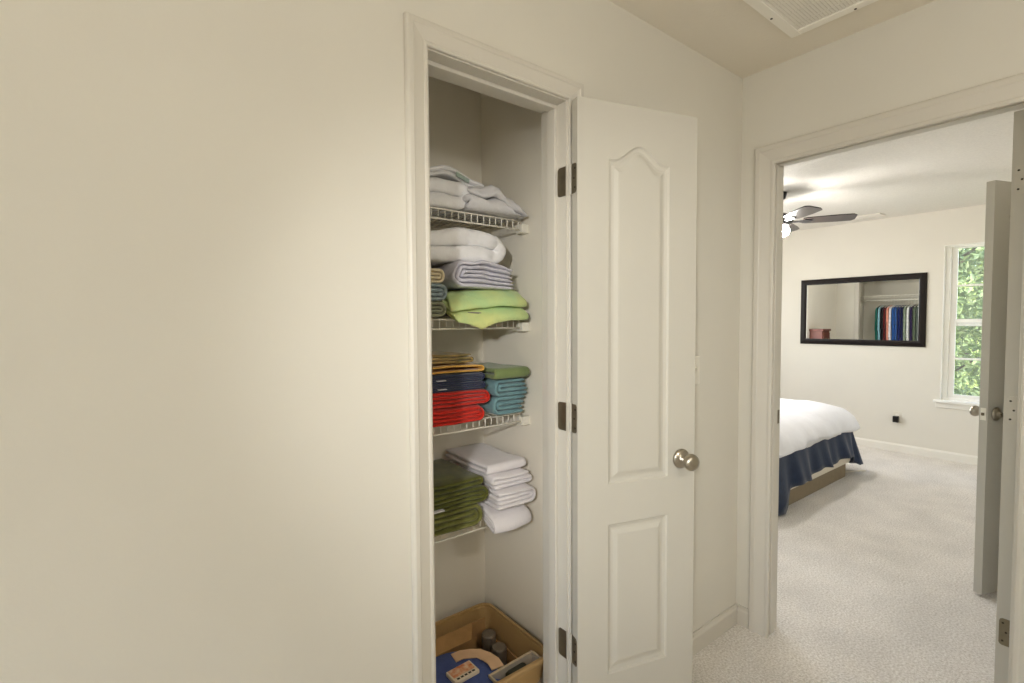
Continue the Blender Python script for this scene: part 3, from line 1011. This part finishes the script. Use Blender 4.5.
# ------------------------------------------------------------------ bedroom window
win = empty('window_1', (D3 + 0.055, 0, 0), label='white double-hung window with divided panes looking onto trees', cat='window', kind='structure')
fx0, fx1 = 0.0, 0.05
for (y0, y1, z0, z1) in ((WY1 - 0.045, WY1, WZ0, WZ1), (WY0, WY0 + 0.045, WZ0, WZ1), (WY0 + 0.045, WY1 - 0.045, WZ1 - 0.02, WZ1), (WY0 + 0.045, WY1 - 0.045, WZ0, WZ0 + 0.025)):
    obj('frame', box(fx0 - 0.01, fx1 + 0.02, y0, y1, z0, z1), M_WINWHITE, win, bevel=0.002)
gy0, gy1 = WY0 + 0.045, WY1 - 0.045
for si, (za, zb, xo) in enumerate(((0.61, 1.380, 0.008), (1.312, 2.075, 0.030))):
    ss = obj('sash', MB().box(xo, xo + 0.02, gy1 - 0.045, gy1, za, zb).box(xo, xo + 0.02, gy0, gy0 + 0.045, za, zb).box(xo, xo + 0.02, gy0 + 0.045, gy1 - 0.045, za, za + (0.034 if si == 0 else 0.034))
             .box(xo, xo + 0.02, gy0 + 0.045, gy1 - 0.045, zb - 0.034 if si == 0 else zb - 0.012, zb), M_WINWHITE, win, bevel=0.0015)
    ga, gb = za + 0.034, (zb - 0.034 if si == 0 else zb - 0.012)
    py0, py1 = gy0 + 0.045, gy1 - 0.045
    cw = (py1 - py0) / 3
    for k in (1, 2):
        obj('muntin', box(xo + 0.003, xo + 0.017, py0 + k * cw - 0.009, py0 + k * cw + 0.009, ga, gb), M_WINWHITE, ss)
    zm = (ga + gb) / 2
    for k in range(3):
        obj('muntin', box(xo + 0.003, xo + 0.017, py0 + k * cw + (0.009 if k else 0), py0 + (k + 1) * cw - (0.009 if k < 2 else 0), zm - 0.009, zm + 0.009), M_WINWHITE, ss)
        for (a, b) in ((ga, zm - 0.009), (zm + 0.009, gb)):
            obj('pane', box(xo + 0.009, xo + 0.011, py0 + k * cw + 0.009, py0 + (k + 1) * cw - 0.009, a, b), M_GLASS, ss)
obj('reveal', MB().box(-0.054, -0.011, WY1 - 0.006, WY1, WZ0, WZ1).box(-0.054, -0.011, WY0, WY0 + 0.006, WZ0, WZ1).box(-0.054, -0.011, WY0, WY1, WZ1 - 0.006, WZ1), M_WINWHITE, win)
obj('sill', box(-0.10, -0.005, WY0 - 0.045, WY1 + 0.045, WZ0 - 0.022, WZ0 + 0.002), M_WINWHITE, win, bevel=0.005)
obj('apron', box(-0.068, -0.055, WY0 - 0.03, WY1 + 0.03, WZ0 - 0.075, WZ0 - 0.022), M_BTRIM, win, bevel=0.003)

def added_window(name, axis, face, a0, a1, z0, z1, label):
    """white frame of an added window around a fill light; axis: direction of the wall"""
    r_ = empty(name, (0, 0, 0), label=label, cat='window', kind='structure')
    def b_(a, b, c, d):
        return box(a, b, face, face + 0.05, c, d) if axis == 'x' else box(face, face + 0.05, a, b, c, d)
    for q in ((a0, a0 + 0.05, z0, z1), (a1 - 0.05, a1, z0, z1), (a0 + 0.05, a1 - 0.05, z0, z0 + 0.05), (a0 + 0.05, a1 - 0.05, z1 - 0.05, z1),
              (a0 + 0.05, a1 - 0.05, (z0 + z1) / 2 - 0.02, (z0 + z1) / 2 + 0.02)):
        obj('frame', b_(*q), M_WINWHITE, r_)
    return r_


added_window('added_window_2', 'x', BH + 0.04, 3.5, 5.1, 0.95, 2.25, 'added window for bedroom fill light above the head of the bed, outside the view')  # unseen frame invented around the bedroom area light
added_window('added_window_3', 'y', -3.09, -0.6, 0.8, 0.65, 2.25, 'added window for hall fill light behind the photographer')  # unseen frame invented around the hall area light

# ------------------------------------------------------------------ bedroom mirror
MY0, MY1, MZ0, MZ1 = 1.371, 2.533, 1.101, 1.846
mir = empty('wall_mirror', (D3, (MY0 + MY1) / 2, (MZ0 + MZ1) / 2), label='wide wall mirror in a dark brown frame', cat='mirror')
hw, hh, fwid = (MY1 - MY0) / 2, (MZ1 - MZ0) / 2, 0.062
prof = [(0, 0), (0, -0.016), (0.008, -0.022), (0.040, -0.028), (0.056, -0.026), (fwid, -0.012), (fwid, 0)]   # (inset, x)


def frame_rail(a, b, da, db):
    """mitred rail from corner a to corner b, da/db: inset directions"""
    n_ = len(prof)
    vs_ = [(x, a[0] + da[0] * i, a[1] + da[1] * i) for i, x in prof] + [(x, b[0] + db[0] * i, b[1] + db[1] * i) for i, x in prof]
    fs = [tuple(range(n_)), tuple(range(2 * n_ - 1, n_ - 1, -1))] + [(i, i + n_, (i + 1) % n_ + n_, (i + 1) % n_) for i in range(n_)]
    return MB().add(vs_, fs)


cs = [(-hw, -hh), (hw, -hh), (hw, hh), (-hw, hh)]
di = [(1, 1), (-1, 1), (-1, -1), (1, -1)]
for i in range(4):
    obj('frame_rail', frame_rail(cs[i], cs[(i + 1) % 4], di[i], di[(i + 1) % 4]), M_FRAME, mir)
obj('glass', box(-0.012, -0.002, -hw + fwid - 0.004, hw - fwid + 0.004, -hh + fwid - 0.004, hh - fwid + 0.004), M_MIRROR, mir)

# ------------------------------------------------------------------ outlet and plug
ol = empty('wall_outlet', (D3, 1.585, 0.365), label='cream wall outlet below the mirror', cat='outlet')
obj('plate', box(-0.005, 0, -0.036, 0.036, -0.058, 0.058), mat('cream_plastic', rgb(224, 218, 203), 0.4), ol, bevel=0.002)
for s in (-1, 1):
    obj('socket', box(-0.0065, -0.004, -0.014, 0.014, s * 0.022 - 0.013, s * 0.022 + 0.013), M_WHITEPL, ol, bevel=0.002)
pg = empty('power_adapter', (D3 - 0.0065, 1.590, 0.342), label='black plug-in adapter on the bedroom outlet', cat='adapter')
obj('body', box(-0.045, 0, -0.024, 0.024, -0.030, 0.034), M_BLACK, pg, bevel=0.006)
obj('prong', box(0.0, 0.006, -0.008, -0.005, 0.0, 0.006), M_NICKEL, pg)

# ------------------------------------------------------------------ ceiling fan
fan = empty('ceiling_fan', (4.30, 1.92, 0), label='dark bladed ceiling fan with glowing light bowl', cat='ceiling fan')
M_FAND = mat('dark_bronze', rgb(46, 44, 44), 0.35, metal=0.6)
obj('canopy', MB().lathe([(0, CH), (0.052, CH), (0.052, CH - 0.012), (0.042, CH - 0.05), (0.02, CH - 0.06), (0, CH - 0.06)], 24), M_FAND, fan, smooth=True)
obj('downrod', MB().lathe([(0, CH - 0.055), (0.012, CH - 0.055), (0.012, 2.26), (0, 2.26)], 12), M_FAND, fan)
obj('motor_housing', MB().lathe([(0, 2.27), (0.04, 2.27), (0.085, 2.25), (0.10, 2.22), (0.10, 2.19), (0.075, 2.165), (0.05, 2.155), (0, 2.155)], 28), M_FAND, fan, smooth=True)
obj('light_bowl', MB().lathe([(0, 2.16), (0.045, 2.16), (0.072, 2.145), (0.078, 2.125), (0.068, 2.095), (0.04, 2.075), (0, 2.07)], 28),
    mat('lit_frosted_glass', rgb(255, 251, 245), 0.4, emit=205.0), fan, smooth=True)
M_BLADE = mat('dark_walnut_blade', rgb(58, 50, 45), 0.3, var=0.12, vscale=20)
mb = MB()
top = []
outl = [(0.17, 0.048), (0.20, 0.056), (0.42, 0.066), (0.515, 0.064), (0.54, 0.040)]
poly = [(x, y) for x, y in outl] + [(x, -y) for x, y in reversed(outl)]
mb.prism(poly, 'z', -0.004, 0.004)
blade_me = mb.mesh('blade')
blade_me.materials.append(M_BLADE)
iron_me = MB().prism([(0.07, 0.018), (0.14, 0.012), (0.19, 0.035), (0.235, 0.02), (0.235, -0.02), (0.19, -0.035), (0.14, -0.012), (0.07, -0.018)], 'z', -0.010, -0.004).mesh('blade_iron')
iron_me.materials.append(M_FAND)
for k in range(5):
    a = math.radians(13 + 72 * k)
    b = bpy.data.objects.new('blade', blade_me)
    COL.objects.link(b)
    b.parent = fan
    b.location = (0, 0, 2.20)
    b.rotation_euler = (math.radians(-12), 0, a)
    ii = bpy.data.objects.new('blade_iron', iron_me)
    COL.objects.link(ii)
    ii.parent = b

# ceiling register near the far wall
rg = empty('ceiling_register', (5.98, 1.83, CH), label='small white air register on the bedroom ceiling near the far wall', cat='vent')
M_REG = mat('register_enamel', rgb(220, 214, 202), 0.45)
for (x0, x1, y0, y1) in ((-0.08, 0.08, -0.16, -0.14), (-0.08, 0.08, 0.14, 0.16), (-0.08, -0.06, -0.14, 0.14), (0.06, 0.08, -0.14, 0.14)):
    obj('frame_rail', box(x0, x1, y0, y1, -0.012, 0), M_REG, rg)
for i in range(7):
    x = -0.052 + i * 0.0173
    obj('slat', MB().prism([(x - 0.005, -0.002), (x + 0.005, -0.010), (x + 0.006, -0.008), (x - 0.004, 0.0)], 'y', -0.14, 0.14), M_REG, rg)

# ------------------------------------------------------------------ bed
bx0, bx1, by0, by1 = 3.50, 5.06, 1.55, 3.47
bed = empty('bed', ((bx0 + bx1) / 2, (by0 + by1) / 2, 0), label='bed with white comforter and navy blue pleated skirt', cat='bed')
ex, ey = (bx1 - bx0) / 2, (by1 - by0) / 2
M_BASE = mat('taupe_bed_base', rgb(142, 128, 104), 0.9, var=0.05, vscale=20, bump=0.2, bscale=120)
obj('base', loft([ring(ex - 0.05, ey - 0.055, 0.10, 0.0, 8), ring(ex - 0.05, ey - 0.055, 0.10, 0.165, 8)], True, True), M_BASE, bed)
obj('box_spring', loft([ring(ex - 0.03, ey - 0.045, 0.06, 0.12), ring(ex - 0.025, ey - 0.04, 0.06, 0.135), ring(ex - 0.025, ey - 0.04, 0.06, 0.40)], True, True),
    mat('cream_box_spring', rgb(232, 224, 208), 0.8), bed)
obj('mattress', loft([ring(ex - 0.03, ey - 0.03, 0.08, 0.40), ring(ex - 0.02, ey - 0.02, 0.08, 0.43), ring(ex - 0.06, ey - 0.06, 0.08, 0.53), ring(ex - 0.22, ey - 0.22, 0.08, 0.605)], True, True), C_SHEET, bed)


def perim(hx_, hy_, r, per=0.02):
    """dense rounded-rectangle perimeter, counter-clockwise from the +x side; returns (x, y, nx, ny)"""
    pts = []
    segs = [((hx_, -hy_ + r), (hx_, hy_ - r), (1, 0)), ((hx_ - r, hy_), (-hx_ + r, hy_), (0, 1)), ((-hx_, hy_ - r), (-hx_, -hy_ + r), (-1, 0)), ((-hx_ + r, -hy_), (hx_ - r, -hy_), (0, -1))]
    cen = [(hx_ - r, hy_ - r), (-hx_ + r, hy_ - r), (-hx_ + r, -hy_ + r), (hx_ - r, -hy_ + r)]
    for k, (a, b, nn) in enumerate(segs):
        L = math.hypot(b[0] - a[0], b[1] - a[1])
        m = max(2, int(L / per))
        for i in range(m):
            s = i / m
            pts.append((a[0] + (b[0] - a[0]) * s, a[1] + (b[1] - a[1]) * s, nn[0], nn[1]))
        a0 = k * PI / 2
        for i in range(8):
            an = a0 + PI / 2 * i / 8
            pts.append((cen[k][0] + r * math.cos(an), cen[k][1] + r * math.sin(an), math.cos(an), math.sin(an)))
    return pts


pr = perim(ex, ey, 0.10)
npz = len(pr)
# comforter: rings from the crown outwards, then down the sides
levels = [(-0.60, 0.665), (-0.40, 0.660), (-0.26, 0.648), (-0.17, 0.630), (-0.10, 0.605), (-0.05, 0.572), (-0.012, 0.53), (0.008, 0.49), (0.016, 0.465), (0.020, 0.445), (0.010, 0.440), (0.0, 0.470), (-0.006, 0.50)]
rings_ = []
for off, zz in levels:
    rr_ = []
    for i, (x, y, nx, ny) in enumerate(pr):
        if off < -0.12:
            sx_, sy_ = max(0.05, (ex + off)) / ex, max(0.05, (ey + off)) / ey
            p = Vector((x * sx_, y * sy_, zz))
        else:
            p = Vector((x + nx * off, y + ny * off, zz))
        hang = max(0.0, min(1.0, (0.62 - zz) / 0.17))
        wv = 0.012 * math.sin(i * 0.21 + 1.0) + 0.009 * math.sin(i * 0.53)
        p += Vector((nx, ny, 0)) * wv * hang
        nn = noise.noise(p * 4.0)
        p.z += 0.018 * nn * (1 - 0.5 * hang) + hang * 0.016 * math.sin(i * 0.09 + 0.6)
        p += Vector((nx, ny, 0)) * 0.012 * noise.noise(p * 7 + Vector((5, 1, 2)))
        rr_.append(tuple(p))
    rings_.append(rr_)
obj('comforter', loft(rings_, True, False), cloth_mat('white_comforter', rgb(236, 236, 240), var=0.02, bump=0.3, bscale=22), bed, smooth=True)
# pleated skirt
rings_ = []
for j in range(9):
    s = j / 8
    rr_ = []
    for i, (x, y, nx, ny) in enumerate(pr):
        ple = 0.020 * s * math.sin(i * 0.30) + 0.010 * s * math.sin(i * 0.71 + 2)
        off = -0.040 + 0.062 * s + ple
        if nx > 0.2:
            off += 0.09 * s * nx
        X_ = x + ex                                   # 0 at near left corner of the foot
        hem = 0.16 + 0.035 * math.sin(i * 0.30 + 1.2)
        if ny < -0.5:
            if X_ < 0.10:
                hem = 0.012 + 0.0 * X_
            elif X_ < 0.22:
                hem = 0.012 + (X_ - 0.10) / 0.12 * 0.12
            else:
                hem = 0.160 + 0.05 * min(1, (X_ - 0.22) / 0.5) + 0.012 * math.sin(i * 0.30 + 1)
            if X_ > 1.40:
                hem = 0.17 - (X_ - 1.40) / 0.16 * 0.09
        elif nx > 0.5:
            hem = 0.06 + 0.02 * math.sin(i * 0.3)
        elif nx < -0.5:
            hem = 0.02
        zz = 0.47 + (hem - 0.47) * s
        rr_.append((x + nx * off, y + ny * off, zz))
    rings_.append(rr_)
sk_ = obj('bed_skirt', loft(rings_, False, False), cloth_mat('navy_cotton_skirt', rgb(37, 49, 72), var=0.12, bump=0.2, bscale=90), bed, smooth=True)
so = sk_.modifiers.new('thickness', 'SOLIDIFY')
so.thickness = 0.004
so.offset = -1
tie = obj('skirt_tie', MB().add([(ex - 0.02, -ey + 0.09, 0.002), (ex + 0.17, -ey - 0.005, 0.002), (ex + 0.185, -ey + 0.015, 0.002), (ex, -ey + 0.12, 0.002),
                                 (ex - 0.02, -ey + 0.09, 0.012), (ex + 0.17, -ey - 0.005, 0.006), (ex + 0.185, -ey + 0.015, 0.006), (ex, -ey + 0.12, 0.012)],
                                [(3, 2, 1, 0), (4, 5, 6, 7), (0, 1, 5, 4), (1, 2, 6, 5), (2, 3, 7, 6), (3, 0, 4, 7)]), mat('cream_box_spring', rgb(232, 224, 208)), bed)
tie['label'] = 'white fabric tie trailing on the carpet'

# ------------------------------------------------------------------ chest of drawers (seen in the mirror)
ch = empty('chest_of_drawers', (3.25, 3.45, 0), label='red brown wooden chest of drawers seen in the mirror', cat='dresser')
M_CHEST = mat('red_brown_wood', rgb(92, 46, 32), 0.5, var=0.2, vscale=10)
obj('body', box(-0.15, 0.15, -0.10, 0.095, 0.06, 1.19), M_CHEST, ch, bevel=0.004)
obj('top', box(-0.165, 0.165, -0.12, 0.098, 1.19, 1.225), M_CHEST, ch, bevel=0.006)
obj('plinth', box(-0.14, 0.14, -0.09, 0.09, 0.0, 0.06), M_CHEST, ch)
for k in range(5):
    d_ = obj('drawer', box(-0.135, 0.135, -0.112, -0.10, 0.09 + k * 0.218, 0.09 + k * 0.218 + 0.20), M_CHEST, ch, bevel=0.003)
    for s in (-1, 1):
        T = Matrix.Translation((s * 0.07, -0.112, 0.19 + k * 0.218)) @ Matrix.Rotation(PI / 2, 4, 'X')
        obj('knob', MB().lathe([(0, 0), (0.008, 0), (0.008, 0.012), (0.016, 0.018), (0.014, 0.026), (0, 0.028)], 14, T), M_HINGE, d_)

# ------------------------------------------------------------------ hanging clothes in the alcove (seen in the mirror)
ROD_X, ROD_Z = 1.86, 1.73
cs_ = empty('closet_shelf', (ROD_X, 2.6, ROD_Z), label='white wire shelf and rail above the hanging clothes in the mirror', cat='shelf')
obj('rail', MB().tube([(0, -0.695, -0.005), (0, 0.725, -0.005)], 0.012, 10), M_WIRE, cs_, smooth=True)
for x in (-0.28, -0.1, 0.12):
    obj('rod', MB().tube([(x, -0.695, 0.075), (x, 0.725, 0.075)], 0.004, 6), M_WIRE, cs_)
obj('rod', MB().tube([(0.12, -0.695, 0.04), (0.12, 0.725, 0.04)], 0.004, 6), M_WIRE, cs_)
w_me = MB().tube([(-0.29, 0, 0.08), (0.12, 0, 0.08), (0.122, 0, 0.04)], 0.0022, 5).mesh('wire')
w_me.materials.append(M_WIRE)
for i in range(28):
    q_ = bpy.data.objects.new('wire', w_me)
    COL.objects.link(q_)
    q_.parent = cs_
    q_.location = (0, -0.68 + i * 0.052, 0)
clothes = [('dark green', 26, 92, 80), ('light blue', 132, 178, 190), ('black', 26, 22, 26), ('maroon', 96, 34, 36), ('coral pink', 226, 150, 128), ('white', 224, 222, 226),
           ('bright blue', 42, 86, 150), ('cobalt blue', 48, 84, 142), ('navy', 26, 38, 92), ('dark navy', 30, 34, 70), ('sage grey', 136, 148, 128), ('pale grey', 214, 216, 212),
           ('deep purple', 48, 38, 72), ('olive grey', 92, 104, 84), ('slate grey', 82, 90, 82)]
yy = 2.985
for k, (cn, r_, g_, b_) in enumerate(clothes):
    rnd = random.Random(90 + k)
    th_ = 0.030
    ln = 0.72 + rnd.uniform(-0.06, 0.08)
    m_ = cloth_mat('garment_' + cn.replace(' ', '_'), rgb(r_, g_, b_), var=0.12, bump=0.3, bscale=60)
    ga_ = empty('shirt', (ROD_X, yy, ROD_Z), math.radians(rnd.uniform(-0.5, 0.5)), label='%s shirt hanging on the rail seen in the mirror' % cn, cat='shirt', group='shirts hanging in the alcove')
    # outline in local x (shoulder width) / z, thickness along y
    sl_ = rnd.uniform(0.30, 0.66)
    ol_ = [(-0.035, -0.10), (-0.20, -0.145), (-0.225, -0.19), (-0.222, -sl_), (-0.206, -sl_ - 0.01), (-0.200, -sl_ + 0.02), (-0.195, -0.10 - ln), (0.195, -0.10 - ln), (0.200, -sl_ + 0.02), (0.206, -sl_ - 0.01), (0.222, -sl_),
           (0.225, -0.19), (0.20, -0.145), (0.035, -0.10)]
    n_ = len(ol_)
    vs_ = []
    for s, sc in ((-1, 0.55), (-0.7, 1.0), (0.7, 1.0), (1, 0.55)):
        for x, z_ in ol_:
            wob = 0.004 * math.sin(z_ * 11 + k * 0.4) * min(1, -z_)
            vs_.append((x * (0.985 if abs(s) == 1 else 1.0), s * th_ / 2 * (0.55 + 0.45 * min(1, (-z_ - 0.08) / 0.15)) + wob, z_))
    fs = [tuple(range(n_ - 1, -1, -1)), tuple(3 * n_ + i for i in range(n_))]
    for j in range(3):
        for i in range(n_):
            i2 = (i + 1) % n_
            fs.append((j * n_ + i, j * n_ + i2, (j + 1) * n_ + i2, (j + 1) * n_ + i))
    obj('body', MB().add(vs_, fs), m_, ga_)
    hk = [(0.0, 0, -0.10), (0, 0, -0.035), (0.012, 0, -0.020)] + [(0.018 * math.cos(a), 0, 0.0 + 0.018 * math.sin(a)) for a in [x * PI / 6 for x in range(0, 7)]]
    obj('hanger', MB().tube([(-0.20, 0, -0.135), (0, 0, -0.09), (0.20, 0, -0.135)], 0.004, 6).tube([(0, 0, -0.09), (0, 0, -0.03), (0.015, 0, -0.012), (0.018, 0, 0.002), (0.010, 0, 0.014), (0, 0, 0.0155)], 0.002, 6),
        M_WIRE, ga_)
    yy -= 0.041 + rnd.uniform(-0.003, 0.004)

# ------------------------------------------------------------------ outside: lawn and trees beyond the window
struct('ground', box(6.5, 26, -12, 14, -0.40, -0.30), mat('lawn', rgb(96, 116, 54), 0.95, var=0.3, vscale=6), 'green lawn outside the bedroom window', 'ground')
M_BARK = mat('bark', rgb(92, 78, 62), 0.9, var=0.3, vscale=14, bump=0.6, bscale=40)
leafm = [mat('leaf_light', rgb(206, 220, 140), 0.5, var=0.25, vscale=2.0), mat('leaf_mid', rgb(132, 152, 98), 0.5, var=0.3, vscale=2.0), mat('leaf_dark', rgb(140, 156, 118), 0.5, var=0.3, vscale=2.0)]
for m_ in leafm:
    m_.node_tree.nodes['Principled BSDF'].inputs['Subsurface Weight'].default_value = 0.0


def tree(loc, h, rx, rz, zc, seed, n_leaf, material, label, trunk_r=0.07):
    rnd = random.Random(seed)
    t_ = empty('tree', loc, label=label, cat='tree', group='trees outside the bedroom window')
    br = MB()
    br.tube([(0, 0, 0), (0.03, 0.05, h * 0.3), (-0.04, 0.0, h * 0.65), (0.02, 0.03, h)], [trunk_r, trunk_r * 0.8, trunk_r * 0.5, 0.012], 8)
    obj('trunk', br, M_BARK, t_, smooth=True)
    for k in range(9):
        a = rnd.uniform(0, 2 * PI)
        z0 = h * rnd.uniform(0.2, 0.8)
        L = rx * rnd.uniform(0.7, 1.0)
        obj('branch', MB().tube([(0, 0, z0), (L * 0.5 * math.cos(a), L * 0.5 * math.sin(a), z0 + 0.2 * L), (L * math.cos(a + 0.2), L * math.sin(a + 0.2), z0 + 0.5 * L)], [0.03, 0.018, 0.006], 6), M_BARK, t_)
    lf = MB()
    vs_, fs = [], []
    for k in range(n_leaf):
        while True:
            p = Vector((rnd.uniform(-1, 1), rnd.uniform(-1, 1), rnd.uniform(-1, 1)))
            if 0.25 < p.length < 1 and noise.noise(p * 3 + Vector((seed, 0, 0))) > -0.12:
                break
        c = Vector((p.x * rx, p.y * rx, zc + p.z * rz))
        s = rnd.uniform(0.035, 0.065)
        d = Vector((rnd.gauss(0, 1), rnd.gauss(0, 1), rnd.gauss(-0.4, 0.7))).normalized()
        q = d.cross(Vector((rnd.gauss(0, 1), rnd.gauss(0, 1), rnd.gauss(0, 1)))).normalized()
        b = len(vs_)
        nn = d.cross(q) * 0.006
        vs_ += [tuple(c - d * s), tuple(c + q * s * 0.45 + nn), tuple(c + d * s), tuple(c - q * s * 0.45 + nn)]
        fs += [(b, b + 1, b + 2), (b, b + 2, b + 3)]
    tag(obj('foliage', lf.add(vs_, fs), material, t_), kind='stuff')


tree((9.0, 1.85, -0.3), 3.6, 1.25, 1.7, 2.0, 5, 12000, leafm[1], 'mid green leafy tree close outside the window')
tree((12.3, 4.5, -0.3), 4.6, 1.5, 2.2, 2.2, 6, 9000, leafm[2], 'dark green tree far left outside the window')
tree((7.5, 0.20, -0.3), 1.3, 0.36, 0.55, 0.55, 7, 3500, leafm[0], 'light green shrubby tree low outside the window', 0.03)
tree((14.1, 1.3, -0.3), 5.2, 1.6, 2.9, 2.4, 8, 12000, leafm[2], 'tall dark tree at the back outside the window')
tree((11.4, 1.6, -0.3), 3.2, 0.88, 1.6, 1.4, 9, 9000, leafm[0], 'light green tree between the darker trees outside')
